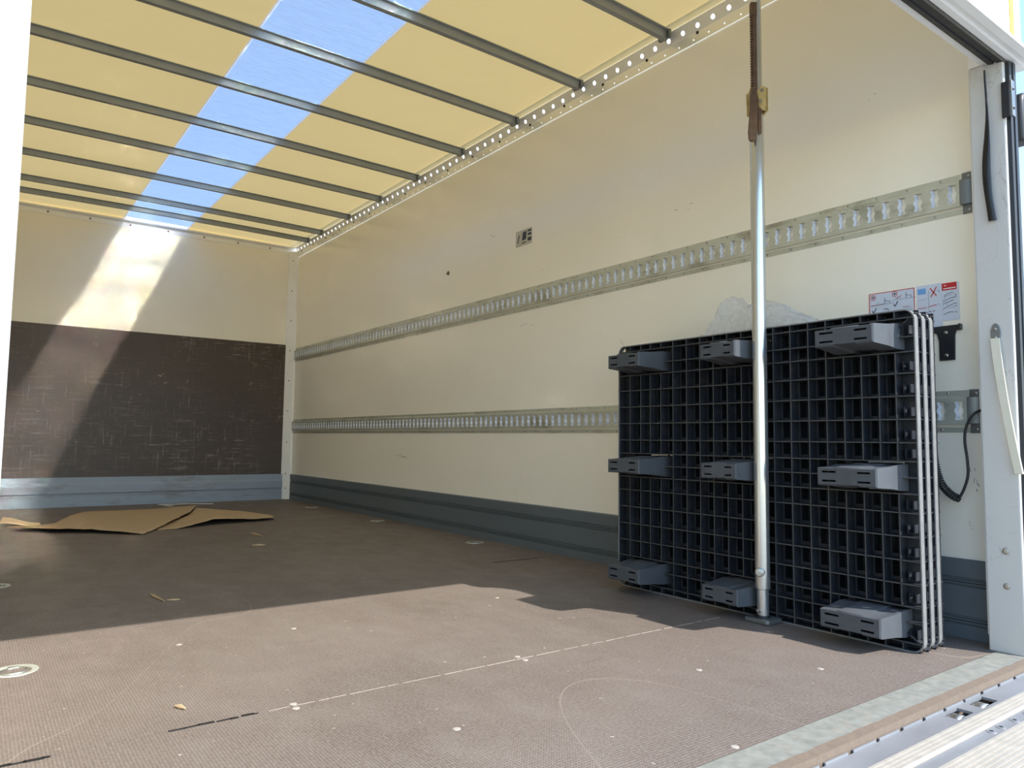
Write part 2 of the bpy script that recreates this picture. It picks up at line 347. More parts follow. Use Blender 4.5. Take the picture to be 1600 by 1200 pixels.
# ledge under the roof on the bulkhead
t2 = struct('trim_2', MB().profile([(L, 2.285), (L - 0.004, 2.285), (L - 0.004, 2.322), (L - 0.03, 2.335), (L - 0.03, ZR), (L, ZR)], 'x', XL, -0.02), 'trim', smooth=False)
for x in (-2.204, -1.995, -1.705, -1.412, -1.122, -.83, -.54, -.251):
    b = MB(); screw(b, (x, L - 0.004, 2.306), (0, -1, 0), 0.008, 0.004, 8); link('screw', b, 'rack', t2)
# dark grimy joint in the top corner
# ------------------------------------------------------------------ perforated trim along the roof edge
def holed_strip(mb, y0, y1, pitch, A, V, Lv, N, d, r, v0, nh=12):
    """Strip along y; A = (x,z) of its lower edge, V = unit (x,z) up the strip, Lv = its length, round holes of radius r at height v0, rim depth d along N."""
    P = lambda y, v, e=0.0: (A[0] + V[0] * v + N[0] * e, y, A[1] + V[1] * v + N[1] * e)
    n = int((y1 - y0) / pitch)
    for i in range(n):
        ya = y0 + i * pitch; yb = ya + pitch; yc = (ya + yb) / 2
        ang = [2 * math.pi * (j + 0.5) / nh for j in range(nh)]
        cor = [math.atan2(b - v0, a - yc) % (2 * math.pi) for a in (ya, yb) for b in (0, Lv)]
        ang = sorted(ang + cor); hole = []; rect = []
        for t in ang:
            c, s_ = math.cos(t), math.sin(t); hole.append((yc + r * c, v0 + r * s_))
            k = min([(yb - yc) / c if c > 1e-9 else ((ya - yc) / c if c < -1e-9 else 1e9), (Lv - v0) / s_ if s_ > 1e-9 else (-v0 / s_ if s_ < -1e-9 else 1e9)])
            rect.append((yc + k * c, v0 + k * s_))
        m_ = len(ang); k0 = mb.vert(*[P(*p) for p in rect], *[P(*p) for p in hole], *[P(p[0], p[1], d) for p in hole])
        for j in range(m_):
            q = (j + 1) % m_
            mb.f.append((k0 + j, k0 + q, k0 + m_ + q, k0 + m_ + j)); mb.f.append((k0 + m_ + j, k0 + m_ + q, k0 + 2 * m_ + q, k0 + 2 * m_ + j))
pt = MB()
Y0 = 0.02; PIT = 0.0795
holed_strip(pt, Y0, L - 0.01, PIT, (-0.003, 2.250), (-0.06, 0.998), 0.043, (1, 0), 0.003, 0.0035, 0.017, 8)
e = (-0.003 - 0.06 * 0.043, 2.250 + 0.043)
holed_strip(pt, Y0 - 0.03, L - 0.01, PIT, e, (-0.38, 0.925), 0.046, (0.925, 0.38), 0.003, 0.0105, 0.024, 12)
e2 = (e[0] - 0.38 * 0.046, e[1] + 0.925 * 0.046)
pt.quad((e2[0], Y0, e2[1]), (e2[0], L, e2[1]), (e2[0] - 0.004, L, ZR - 0.002), (e2[0] - 0.004, Y0, ZR - 0.002))
t3 = struct('trim_3', pt, 'perf', smooth=False)
y = 0.494
while y < 5.75:
    b = MB(); screw(b, (-0.006, y, 2.289), (-0.9, 0, -0.3), 0.0075, 0.004, 8); link('rivet', b, 'blackmetal', t3); y += 0.2885
# translucent outer roof edge behind the perforations (lets daylight through the holes)
struct('trim_4', MB().loft([[(0.035, 0, 2.20), (0.04, 0, 2.34), (0.0, 0, 2.37), (-0.06, 0, 2.375)], [(0.035, L, 2.20), (0.04, L, 2.34), (0.0, L, 2.37), (-0.06, L, 2.375)]], caps=False, close=False), 'cap', smooth=False)

# ------------------------------------------------------------------ roof
ceil = struct('ceiling')
def sheet(name, x0, x1, mat):
    b = MB(); ny = 24; 
    k = b.vert(*[(xx, yy, ZR + 0.012 * (1 - ((xx + 1.22) / 1.25) ** 2)) for yy in [L * i / ny for i in range(ny + 1)] for xx in [x0 + (x1 - x0) * j / 6 for j in range(7)]])
    for i in range(ny):
        for j in range(6): a = k + i * 7 + j; b.f.append((a, a + 1, a + 8, a + 7))
    o = link(name, b, mat, ceil)
    if o.data.polygons[0].normal.z > 0: o.data.flip_normals()
    return o
sheet('roof_panel', XL, -1.462, 'roof'); sheet('roof_panel', -0.972, -0.014, 'roof')
sheet('roof_light', -1.462, -0.972, 'skylight')
for x in (-1.462, -0.972):
    zz = ZR + 0.012 * (1 - ((x + 1.22) / 1.25) ** 2)
    link('roof_joint', MB().box(x - 0.006, x + 0.006, 0.0, L, zz - 0.0045, zz - 0.0015), 'cap', ceil, smooth=False)
BOWP = [(-0.029, 0.036), (-0.029, 0.032), (-0.016, 0.032), (-0.012, 0.0), (0.012, 0.0), (0.016, 0.032), (0.029, 0.032), (0.029, 0.036), (0.0135, 0.036), (0.0095, 0.003), (-0.0095, 0.003), (-0.0135, 0.036)]
bow_me = None
for y in (0.09, 0.655, 1.215, 1.782, 2.31, 2.865, 3.43, 3.985, 4.545, 5.107, 5.425):
    b = MB(); xs = [-2.46 + 2.42 * i / 8 for i in range(9)]
    b.loft([[(x, y + p[0], ZR - 0.040 + 0.012 * (1 - ((x + 1.22) / 1.25) ** 2) + p[1]) for p in BOWP] for x in xs])
    link('roof_bow', b, 'bow', ceil, smooth=False)
    c = MB().box(-0.056, -0.040, y - 0.031, y + 0.031, ZR - 0.036, ZR - 0.002); link('bow_bracket', c, 'capgrey', ceil, smooth=False)

# ------------------------------------------------------------------ lashing rails
def rail(name, label, z0, z1, y0, y1, skip=None):
    t = thing(name, label, 'rail', (0, y0, z0))
    fl = 0.021; za = z0 + fl + .004; zb = z1 - fl; X = -0.014; b = MB(); lp = MB()
    n = int(round((y1 - y0 - 0.03) / 0.05)); ys = y0 + 0.03
    b.box(-0.0025, 0, y0, y1, z0, z0 + 0.016); b.box(-0.0025, 0, y0, y1, z1 - 0.016, z1)
    b.quad((X, y0 + .03, za - .003), (X, y1, za - .003), (X, y1, za), (X, y0 + .03, za)); b.quad((X, y0 + .03, za - .003), (X, y1, za - .003), (X + .003, y1, za - .003), (X + .003, y0 + .03, za - .003)); b.quad((X, y0 + .03, zb), (X, y1, zb), (-0.0025, y1, z1 - 0.016), (-0.0025, y0 + .03, z1 - 0.016))
    b.quad((X, y0 + .03, za), (X, y0 + .03, zb), (-.0025, y0 + .03, zb), (-.0025, y0 + .03, za))
    NL = 12; h = 0.056; zc = (za + zb) / 2
    lv = [zc - h / 2 + h * i / NL for i in range(NL + 1)]
    hw = lambda i: 0.0112 + 0.0026 * math.cos(2 * math.pi * 2 * i / NL) - (0.004 if i in (0, NL) else 0)
    for k in range(n):
        a = ys + k * 0.05; c = a + 0.05; mid = a + 0.025
        b.quad((X, a, za), (X, c, za), (X, c, lv[0]), (X, a, lv[0])); b.quad((X, a, lv[-1]), (X, c, lv[-1]), (X, c, zb), (X, a, zb))
        for i in range(NL):
            l0, l1 = mid - hw(i), mid - hw(i + 1); r0, r1 = mid + hw(i), mid + hw(i + 1); D = X + 0.012
            b.quad((X, a, lv[i]), (X, l0, lv[i]), (X, l1, lv[i + 1]), (X, a, lv[i + 1])); b.quad((X, r0, lv[i]), (X, c, lv[i]), (X, c, lv[i + 1]), (X, r1, lv[i + 1]))
            lp.quad((X, l0, lv[i]), (D, l0, lv[i]), (D, l1, lv[i + 1]), (X, l1, lv[i + 1])); lp.quad((X, r0, lv[i]), (X, r1, lv[i + 1]), (D, r1 - .006, lv[i + 1]), (D, r0 - .006, lv[i]))
    link('slotted_strip', b, 'galv', t, smooth=False)
    o = link('slot_lip', lp, 'lip', t, smooth=False); o['kind'] = 'stuff'
    s_ = MB()
    for k in range(int((y1 - y0) / 0.1)):
        y = y0 + 0.09 + k * 0.1
        for z in (z0 + 0.008, z1 - 0.008): screw(s_, (-0.0025, y + (0.02 if z < zc else 0), z), (-1, 0, 0), 0.0045, 0.0025, 6)
    o = link('screw_row', s_, 'steel', t); o['kind'] = 'stuff'
    ec = MB().box(-0.004, 0, y0 - 0.002, y0 + 0.03, z0 - 0.002, z1 + 0.002); ec.prism([(0.0, 0.0), (0.024, 0), (0.034, 0.0), (0.034, zb - za), (0.0, zb - za)], (X - 0.0025, y0 + 0.0, za), (0, 1, 0), (0, 0, 1), (1, 0, 0), 0.014) if False else None
    ec.prism([(0, 0), (0.004, 0), (0.011, 0.012), (0.011, 0.034), (0, 0.034)], (-0.004, y0, za), (-1, 0, 0), (0, 1, 0), (0, 0, 1), zb - za)
    e_ = link('end_cap', ec, 'capgrey', t, bevel=0.0015); e_['label'] = 'grey end cap of the lashing rail'
    for z in (z0 + 0.01, z1 - 0.01):
        q = MB(); screw(q, (-0.004, y0 + 0.012, z), (-1, 0, 0), 0.0045, 0.0025, 8); link('screw', q, 'steel', e_)
    return t
rail('lashing_rail', 'long slotted galvanised lashing rail, the upper one on the side wall', 1.262, 1.385, 0.043, L - 0.07)
rail('lashing_rail', 'long slotted galvanised lashing rail, the lower one, partly behind the black pallets', 0.601, 0.727, 0.043, L - 0.07)

# ------------------------------------------------------------------ rear portal: posts, header, seals
XP = -0.09
tp_ = struct('trim_5', MB().prism([(XP, 0.012), (XP, -0.078), (-0.035, -0.078), (-0.035, -0.04), (0.03, -0.04), (0.03, 0.0), (-0.02, 0.012)], (0, 0, 0.0), (1, 0, 0), (0, 1, 0), (0, 0, 1), 1.66), 'post', smooth=False, bevel=0.004)
link('post_head', MB().box(XP + 0.001, 0.0, -0.0195, 0.0115, 1.661, 2.28), 'trim', tp_, smooth=False)
link('cover_strip', MB().box(-0.03, 0.0, 0.0121, 0.036, 0.03, 1.66), 'trim', tp_, smooth=False)
for z in (0.275, 0.181):
    b = MB(); screw(b, (XP, -0.038, z), (-1, 0, 0), 0.0095, 0.003, 16); b.tube([(XP - .0028, -.038, z), (XP - .0034, -.038, z)], 0.0035, 6); link('screw', b, 'steel', tp_)
struct('trim_6', MB().prism([(XL + 0.11, 0.012), (XL + 0.11, -0.078), (XL - 0.03, -0.078), (XL - 0.03, 0.0)], (0, 0, 0), (1, 0, 0), (0, 1, 0), (0, 0, 1), 1.66), 'post', smooth=False, bevel=0.004)
hd = struct('trim_7', MB().box(XL - 0.05, 0.04, -0.082, -0.02, 1.66, 2.45), 'portal', smooth=False)
link('drip_gutter', MB().profile([(-0.082, 1.655), (-0.098, 1.655), (-0.102, 1.660), (-0.112, 1.660), (-0.116, 1.655), (-0.137, 1.657), (-0.139, 1.664), (-0.134, 1.670), (-0.082, 1.674)], 'x', XL - 0.05, 0.032), 'trim', hd, smooth=False)
link('door_seal', MB().profile([(-0.040, 1.66), (-0.041, 1.653), (-0.054, 1.650), (-0.056, 1.654), (-0.060, 1.656), (-0.062, 1.650), (-0.078, 1.648), (-0.081, 1.655), (-0.081, 1.66)], 'x', XL + 0.02, -0.036), 'black', hd, smooth=False)
link('contour_tape', MB().box(-0.040, -0.012, -0.084, -0.082, 1.68, 2.45), 'yellowtape', hd, smooth=False)
sv = MB().profile([(0, 0), (1, 0), (1, 1)], 'x', 0, 0) if False else MB().prism([(-0.078, -0.0781), (-0.076, -0.088), (-0.066, -0.090), (-0.064, -0.084), (-0.060, -0.084), (-0.058, -0.092), (-0.042, -0.092), (-0.036, -0.084), (-0.036, -0.0781)], (0, 0, 0.05), (1, 0, 0), (0, 1, 0), (0, 0, 1), 1.60)
link('door_seal', sv, 'black', tp_, smooth=False)
hb = thing('hinge_plate', 'black hinge plate with bolts at the top of the rear post', 'hinge', (XP, -0.08, 1.48))
link('plate', MB().box(XP - 0.008, XP - 0.0005, -0.094, -0.073, 1.482, 1.585), 'blackmetal', hb, bevel=0.002)
link('leaf', MB().box(XP - 0.008, XP + 0.014, -0.100, -0.0935, 1.482, 1.585), 'capgrey', hb, bevel=0.001)
for z in (1.505, 1.56):
    b = MB(); screw(b, (XP + 0.002, -0.100, z), (0, -1, 0), 0.005, 0.003, 8); link('bolt', b, 'blackmetal', hb)
rb = MB().prism([(0.0, 0.0), (0.06, 0.0), (0.06, 0.15), (0.02, 0.15), (0.006, 0.138), (0.0, 0.12)], (0.004, -0.0405, 1.440), (1, 0, 0), (0, 0, 1), (0, -1, 0), 0.05)
tag(link('rubber_buffer', rb, 'black', bevel=0.008), 'black rubber door buffer outside the rear post', 'buffer')
# sill and tail lift
sl_ = struct('trim_8', MB().profile([(-0.006, -0.06), (-0.006, 0.0015), (-0.010, 0.003), (-0.084, 0.0025), (-0.090, -0.002), (-0.090, -0.06)], 'x', XL, 0.0), 'sill', smooth=False)
re = MB(); n = 160
k0 = re.vert(*[(XL + (2.47) * i / n, yy, zz) for i in range(n + 1) for (yy, zz) in ((-0.080 + 0.003 * noise.noise((i * .35, 0, 0)), 0.0034), (-0.1, 0.0005 + 0.0012 * noise.noise((i * .9, 3, 0))), (-0.1005, -0.05))])
for i in range(n):
    for j in range(2): a = k0 + i * 3 + j; re.f.append((a, a + 1, a + 4, a + 3))
o = link('rusted_edge', re, 'rust', sl_)
tl = thing('tail_lift_platform', 'aluminium tail lift platform level with the cargo floor sill', 'tail lift', (-1.2, -0.2, -0.06))
def flat_with_slots():
    b = MB()
    # flat edge plate between y=-.104 and y=-.158 with two roller openings
    xs = [XL, -0.665, -0.590, -0.545, -0.462, 0.03]; y0, y1 = -0.158, -0.106; z = -0.028
    for a, c, hole in ((xs[0], xs[1], 0), (xs[1], xs[2], 1), (xs[2], xs[3], 0), (xs[3], xs[4], 1), (xs[4], xs[5], 0)):
        if hole: b.box(a, c, y0, y0 + 0.012, z - 0.006, z); b.box(a, c, y1 - 0.006, y1, z - 0.006, z)
        else: b.box(a, c, y0, y1, z - 0.006, z)
    return b
link('edge_plate', flat_with_slots(), 'lift', tl, smooth=False)
link('gap_channel', MB().box(XL, 0.03, -0.20, -0.1005, -0.075, -0.06), 'black', tl, smooth=False)
nl = MB()
for i in range(26):
    x = XL + 0.02 + i * 0.096; nl.box(x, x + 0.086 * random.uniform(.85, 1), -0.1055, -0.102, -0.045, -0.024)
o = link('notched_lip', nl, 'lift', tl, smooth=False); o['kind'] = 'stuff'
for xa, xb in ((-0.665, -0.590), (-0.545, -0.462)):
    b = MB(); b.loft([[(xa + (xb - xa) * i / 10, -0.118, -0.060 + 0.030 * math.sin(math.pi * i / 10) ** .7), (xa + (xb - xa) * i / 10, -0.140, -0.060 + 0.030 * math.sin(math.pi * i / 10) ** .7)] for i in range(11)], caps=False, close=False)
    r_ = link('roller_leaf', b, 'steel', tl); sm = r_.modifiers.new('solid', 'SOLIDIFY'); sm.thickness = 0.002
def ribbed(y_hi, y_lo, n):
    p = [(y_hi, -0.034)]; w = (y_hi - y_lo) / n
    for i in range(n):
        a = y_hi - i * w; p += [(a - 0.12 * w, -0.024), (a - 0.72 * w, -0.024), (a - 0.88 * w, -0.031), (a - 0.999 * w, -0.031)]
    p += [(y_lo, -0.045), (y_hi, -0.045)]
    return MB().profile(p, 'x', XL, 0.03)
tl.location.z += 0.010
link('ribbed_plank', ribbed(-0.158, -0.198, 4), 'rib', tl, smooth=False)
link('flat_plank', MB().box(XL, 0.03, -0.230, -0.199, -0.045, -0.031), 'lift', tl, smooth=False)
for k in range(9): link('ribbed_plank', ribbed(-0.231 - k * 0.13, -0.2305 - (k + 1) * 0.13, 12), 'rib', tl, smooth=False)
for (x, y) in ((-0.670, -0.2105), (-0.628, -0.2125), (-0.560, -0.2135), (-0.49, -0.214), (-0.42, -0.2145), (-0.35, -0.214)):
    b = MB(); screw(b, (x, y, -0.031), (0, 0, 1), 0.011, 0.002, 16); bo = link('rivet_head', b, 'lift', tl)
    q = MB(); q.tube([(x, y, -0.029), (x, y, -0.0286)], 0.004, 8); link('rivet_hole', q, 'black', bo)
struct('ground', MB().box(-40, 40, -60, 60, -1.15, -1.1), 'asphalt', smooth=False)

# ------------------------------------------------------------------ pallets
PX = -0.292; PY0, PY1 = 0.090, 1.247; PZ = 0.942
COLS = [.090, .147, .195, .246, .300, .356, .415, .477, .539, .601, .663, .721, .780, .839, .900, .964, 1.024, 1.078, 1.128, 1.184, 1.247]
ROWS = [0.0, .024, .078, .12, .18, .244, .309, .374, .426, .471, .516, .568, .633, .698, .762, .822, .864, .918, .942]
FEET = [(yc, zc, w) for yc, w in ((.232, .172), (.668, .140), (1.102, .162)) for zc in (.073, .471, .868)]
def in_foot(y, z):
    return any(abs(y - yc) < w / 2 + .008 and abs(z - zc) < .036 for yc, zc, w in FEET)
pal = thing('plastic_pallet', 'black plastic pallet on edge, foremost of the three, with its nine feet showing', 'pallet', (PX, (PY0 + PY1) / 2, 0), 'black plastic pallets standing on edge')
g = MB(); T = 0.0017
RB = 0.038                                       # rib depth
for z in ROWS[1:-1]:
    for a, c in zip(COLS, COLS[1:]):
        if not in_foot((a + c) / 2, z): g.box(PX, PX + RB, a + (.004 if a < .1 else 0), c, z - T, z + T)
for y in COLS[1:-1]:
    for a, c in zip(ROWS, ROWS[1:]):
        if not in_foot(y, (a + c) / 2): g.box(PX, PX + RB, y - T, y + T, a, c)
# corner struts
for (ya, za, yb, zb) in ((.092, .930, .147, .884), (.092, .012, .147, .058)):
    g.loft([[(PX + .004, ya, za - T), (PX + .03, ya, za - T), (PX + .03, ya, za + T), (PX + .004, ya, za + T)], [(PX + .004, yb, zb - T), (PX + .03, yb, zb - T), (PX + .03, yb, zb + T), (PX + .004, yb, zb + T)]])
# deck with a slot in every cell
d = g; XD = PX + RB
for a, c in zip(COLS, COLS[1:]):
    for zl, zh in zip(ROWS, ROWS[1:]):
        if in_foot((a + c) / 2, (zl + zh) / 2): continue
        if a < .1 or c > 1.24: d.box(XD, XD + .004, a + .008, c, zl, zh)
        else:
            s1 = a + (c - a) * 0.40; s2 = a + (c - a) * 0.86
            d.box(XD, XD + .004, a, s1, zl, zh); d.box(XD, XD + .004, s2, c, zl, zh)
            d.box(XD + .003, XD + .0045, s1, s2, zl, zl + .012)
for zl, zh in zip(ROWS[1:], ROWS[2:-1]):             # small tabs added in the end column to catch sun as bright ticks
    if zh - zl > .05:
        for yy in (.113, .131): g.box(PX + .012, XD + .001, yy - .0012, yy + .0012, zl + .010, zl + .034)
for yy in (PY1 - .0035,): g.box(PX + .002, XD + .004, yy - .0015, yy + .0015, .02, PZ - .02)
g.box(PX + .002, XD + .004, PY0 + .02, PY1 - .01, PZ - .0045, PZ - .0015); g.box(PX + .002, XD + .004, PY0 + .02, PY1 - .01, .0015, .0045)
link('ribbed_deck', g, 'pallet', pal, smooth=False)
# rounded rim
rim_in = []; rim_out = []; R = 0.032
for cy, cz, a0 in ((PY1 - R, PZ - R, 0), (PY0 + R, PZ - R, 90), (PY0 + R, R, 180), (PY1 - R, R, 270)):
    for k in range(9):
        t = math.radians(a0 + 90 * k / 8); rim_out.append((cy + R * math.cos(t), cz + R * math.sin(t))); rim_in.append((cy + (R - .0035) * math.cos(t), cz + (R - .0035) * math.sin(t)))
rm = MB(); n = len(rim_out)
rm.loft([[(x, *p) for p in pr] for x, pr in ((PX - .002, rim_in), (PX - .002, rim_out), (PX + .017, rim_out), (PX + .017, rim_in), (PX - .002, rim_in))], caps=False)
link('rim', rm, 'rim', pal, angle=50)
def foot(yc, zc, w):
    b = MB(); hh = 0.0255; D = 0.122; xf = PX - D; xb = PX + RB * 0.9; wb = w / 2 + .010; hb = hh + .012; wf_ = w / 2
    # outline of the front face: stepped (raised middle of the top edge, notched bottom)
    def ring(x, hw, h, st):
        return [(x, yc + hw, zc - h), (x, yc + hw, zc + h * .86), (x, yc + hw * .46, zc + h * .86), (x, yc + hw * .40, zc + h), (x, yc - hw * .40, zc + h), (x, yc - hw * .46, zc + h * .90), (x, yc - hw * .86, zc + h * .90), (x, yc - hw * .9, zc + h), (x, yc - hw, zc + h),
                (x, yc - hw, zc - h), (x, yc - hw * .42, zc - h), (x, yc - hw * .36, zc - h * .84), (x, yc + hw * .36, zc - h * .84), (x, yc + hw * .42, zc - h)]
    b.loft([ring(xb, wb, hb, 0), ring(PX - .004, wb - .001, hb - .001, 0), ring(PX - .05, wf_ + .006, hh + .005, 0), ring(xf + .004, wf_ + .001, hh + .001, 0), ring(xf, wf_ - .003, hh - .003, 0)], caps=False)
    # front face on a grid with four open slots
    W2 = wf_ - .003; H2 = hh - .003
    ys = [-W2, -W2 + .014, -W2 * .40, W2 * .36, W2 - .012, W2]; zs = [-H2, -.016, -.0105, .0095, .015, H2]
    for i in range(5):
        for j in range(5):
            if i in (1, 3) and j in (1, 3): continue
            b.quad((xf, yc + ys[i], zc + zs[j]), (xf, yc + ys[i + 1], zc + zs[j]), (xf, yc + ys[i + 1], zc + zs[j + 1]), (xf, yc + ys[i], zc + zs[j + 1]))
    return b
for yc, zc, w in FEET:
    link('foot', foot(yc, zc, w), 'foot', pal, angle=30)
p2 = copy_tree(pal); p2.location.x += 0.0445; p2['label'] = 'black plastic pallet on edge nested between the front and rear ones, only its rim showing'
p3 = copy_tree(pal); p3.location.x += 0.089; p3['label'] = 'black plastic pallet on edge, rearmost of the three, its rim nearest the white wall'
bd = MB().box(-0.160, -0.146, 0.106, 1.20, 0.0, 0.26)
tag(link('wooden_board', bd, 'wood', bevel=0.002), 'worn brown wooden board standing behind the black pallets', 'board')

# ------------------------------------------------------------------ load-locking pole
PB = Vector((-0.338, 0.557, 0.0))
pole = thing('load_locking_pole', 'silver telescopic load-locking pole standing upright in front of the black pallets', 'pole', PB)
rt = CR.copy(); rt.z = 0; rt.normalize(); bk = Vector((-CF.x, -CF.y, 0)).normalized()       # pole's own side and front axes
def off(a, b, z): return PB + rt * a + bk * b + Vector((0, 0, z))
link('outer_tube', MB().tube([off(0, 0, .103), off(0, 0, .105), off(0, 0, 1.645)], [.0215, .023, .0225], 28), 'pole', pole)
link('foot_tube', MB().tube([off(0, 0, .018), off(0, 0, .12)], .0185, 24), 'pole', pole)
link('collar', MB().tube([off(0, 0, .015), off(0, 0, .022)], .023, 20), 'black', pole)
pp = [(-.040, -.038), (-.034, -.044), (.034, -.044), (.040, -.038), (.040, .038), (.034, .044), (-.034, .044), (-.040, .038)]
link('foot_plate', MB().prism(pp, PB + Vector((0, 0, 0.001)), (1, 0, 0), (0, 1, 0), (0, 0, 1), 0.014), 'capgrey', pole, bevel=0.003)
kn = MB(); kn.tube([off(-.012, .016, .158), off(-.020, .030, .158), off(-.021, .032, .158)], [.014, .014, .011], 16); link('lock_knob', kn, 'steel', pole)
kp = MB(); kp.tube([off(-.012, .010, .036), off(-.024, .018, .038)], .0045, 10); link('spring_pin', kp, 'steel', pole)
link('inner_tube', MB().tube([off(.004, 0, 1.55), off(.004, 0, 2.30)], .0155, 20), 'pole', pole)
link('head_pad', MB().tube([off(0, 0, 2.285), off(0, 0, 2.305)], .03, 20), 'black', pole)
rk = MB(); w0, w1 = -.020, -.002
def rbox(mb, a0, a1, b0, b1, z0, z1):
    mb.loft([[off(a0, b0, z), off(a1, b0, z), off(a1, b1, z), off(a0, b1, z)] for z in (z0, z1)])
rbox(rk, w0 + .005, w1, .008, .020, 1.60, 2.03)
z = 1.61
while z < 2.0: rbox(rk, w0 - .001, w0 + .006, .008, .020, z, z + .005); z += .0095
rbox(rk, w0 - .001, w1 + .001, .006, .022, 1.985, 2.03)
link('toothed_rack', rk, 'rack', pole, smooth=False)
rh = MB()
hp = [(-.036, .068), (-.026, .095), (-.010, .094), (-.008, .078), (.010, .100), (.030, .092), (.031, .012), (.006, .018), (-.004, .032), (-.014, .02), (-.030, .045)]
rh.prism(hp, PB + bk * .0225 + Vector((0, 0, 1.640)), rt, (0, 0, 1), bk, .004)
rh.prism([(-.026, .095), (.030, .092), (.031, .015), (-.024, .015)], PB - bk * .026 + Vector((0, 0, 1.640)), rt, (0, 0, 1), bk, .004)
rbox(rh, .024, .031, -.026, .0265, 1.655, 1.732)
hs = link('ratchet_housing', rh, 'yellow', pole, smooth=False, bevel=0.001); hs['label'] = 'yellowish zinc ratchet housing'
for a, zz in ((.010, 1.722), (.004, 1.685)):
    b = MB(); b.tube([off(a, .026, zz), off(a, .030, zz)], .006, 10); link('pivot_bolt', b, 'steel', hs)
lv = MB(); lv.prism([(-.026, .105), (-.012, .100), (-.004, .060), (-.010, -.030), (-.012, -.066), (-.018, -.080), (-.030, -.082), (-.038, -.074), (-.040, -.050), (-.033, .03), (-.033, .07)], PB + bk * .030 + Vector((0, 0, 1.625)), rt, (0, 0, 1), bk, .010)
link('lever', lv, 'rack', pole, bevel=0.003)
lk = MB(); rbox(lk, -.004, .006, .024, .032, 1.575, 1.66); link('link_bar', lk, 'rack', pole, smooth=False)

# ------------------------------------------------------------------ plastic film on top of the pallets
bg = MB(); nu, nv = 46, 26
env = [(.44, .0), (.47, .03), (.52, .055), (.60, .10), (.66, .12), (.72, .10), (.76, .145), (.79, .15), (.83, .085), (.85, .04), (.87, .012), (.88, .0)]
def lerp(t, tab):
    for (a, va), (b, vb) in zip(tab, tab[1:]):
        if a <= t <= b: return va + (vb - va) * (t - a) / (b - a)
    return 0
pts = []
for i in range(nu + 1):
    yy = .44 + .44 * i / nu; h = lerp(yy, env)
    for j in range(nv + 1):
        s_ = j / nv; a = math.pi * s_
        p = Vector((yy * 13, s_ * 7, 0)); nz = noise.ridged_multi_fractal(p, 1.0, 2.2, 3, 0.9, 2.0) * .018 - .016; n2 = noise.noise(p * 2.3) * .014
        xx = -.165 - .085 * math.cos(a) + n2
        pts.append((xx, yy + noise.noise(p + Vector((9, 2, 4))) * .012, .9445 + max(0.0006, h * math.sin(a) ** .7 + nz * math.sin(a))))
k = bg.vert(*pts)
for i in range(nu):
    for j in range(nv): a = k + i * (nv + 1) + j; bg.f.append((a, a + 1, a + nv + 2, a + nv + 1))
tag(link('plastic_bag', bg, 'bag', angle=25), 'crumpled clear plastic bag lying on top of the black pallets', 'plastic bag')

# ------------------------------------------------------------------ stickers on the wall (y runs towards the camera's right as it falls)
def flat(mb, y0, y1, z0, z1, x=-0.0016, d=0.0004): mb.box(x - d, x, min(y0, y1), max(y0, y1), z0, z1)
def stroke(mb, pts, w, x=-0.0016):
    for (ya, za), (yb, zb) in zip(pts, pts[1:]):
        t = Vector((0, yb - ya, zb - za)); n = Vector((0, -t.z, t.y)).normalized() * w / 2; a = Vector((x, ya, za)); b = Vector((x, yb, zb)); q = Vector((-.0004, 0, 0))
        mb.loft([[a - n, a + n, a + n + q, a - n + q], [b - n, b + n, b + n + q, b - n + q]])
def circ(y, z, r, n=18): return [(y + r * math.cos(2 * math.pi * i / n), z + r * math.sin(2 * math.pi * i / n)) for i in range(n + 1)]
# 1: red-framed safety sticker
y0, y1, z0, z1 = .368, .222, .935, 1.060
st = thing('safety_sticker', 'white pictogram sticker with thin red frame above the pallets', 'sticker', (0, .295, .935))
link('sheet', MB().box(-.0012, -.0002, y1, y0, z0, z1), 'stickerwhite', st, smooth=False)
b = MB(); stroke(b, [(y0 - .001, z0), (y0 - .001, z1 - .001), (y1 + .001, z1 - .001), (y1 + .001, z0)], .0022)
stroke(b, [(.362, 1.019), (.318, 1.021)], .0016); stroke(b, [(.282, 1.034), (.262, 1.041)], .0016); stroke(b, [(.26, 1.003), (.24, 1.004)], .0014); stroke(b, [(.36, .985), (.30, .99)], .0012)
for cy, cz in ((.354, 1.046), (.284, 1.049)): stroke(b, circ(cy, cz, .0078), .0018)
link('red_print', b, 'red', st, smooth=False)['kind'] = 'stuff'
b = MB()
for cy, cz in ((.354, 1.046), (.284, 1.049)): b.prism(circ(cy, cz, .0034, 8)[:-1], (-.0016, 0, 0), (0, 1, 0), (0, 0, 1), (-1, 0, 0), .0005)
for cy, cz in ((.352, .999), (.282, 1.012)): stroke(b, [(cy + .006, cz + .004), (cy + .002, cz - .004), (cy - .008, cz + .012)], .0026)
stroke(b, [(.320, 1.003), (.312, 1.005), (.303, .999)], .002)
link('dark_print', b, 'darkprint', st, smooth=False)['kind'] = 'stuff'
b = MB()
for oy, oz in ((.316, 1.022), (.248, 1.031)): stroke(b, [(oy, oz), (oy, oz + .018)], .0026); stroke(b, [(oy, oz + .009), (oy - .016, oz + .007), (oy - .016, oz - .001)], .0018); stroke(b, [(oy + .045, oz - .002), (oy - .03, oz - .001)], .001); stroke(b, [(oy + .03, oz + .002), (oy + .018, oz + .004)], .001)
stroke(b, [(.255, .998), (.232, .998)], .001); stroke(b, [(.255, .992), (.232, .992)], .001)
link('grey_print', b, 'greyprint', st, smooth=False)['kind'] = 'stuff'
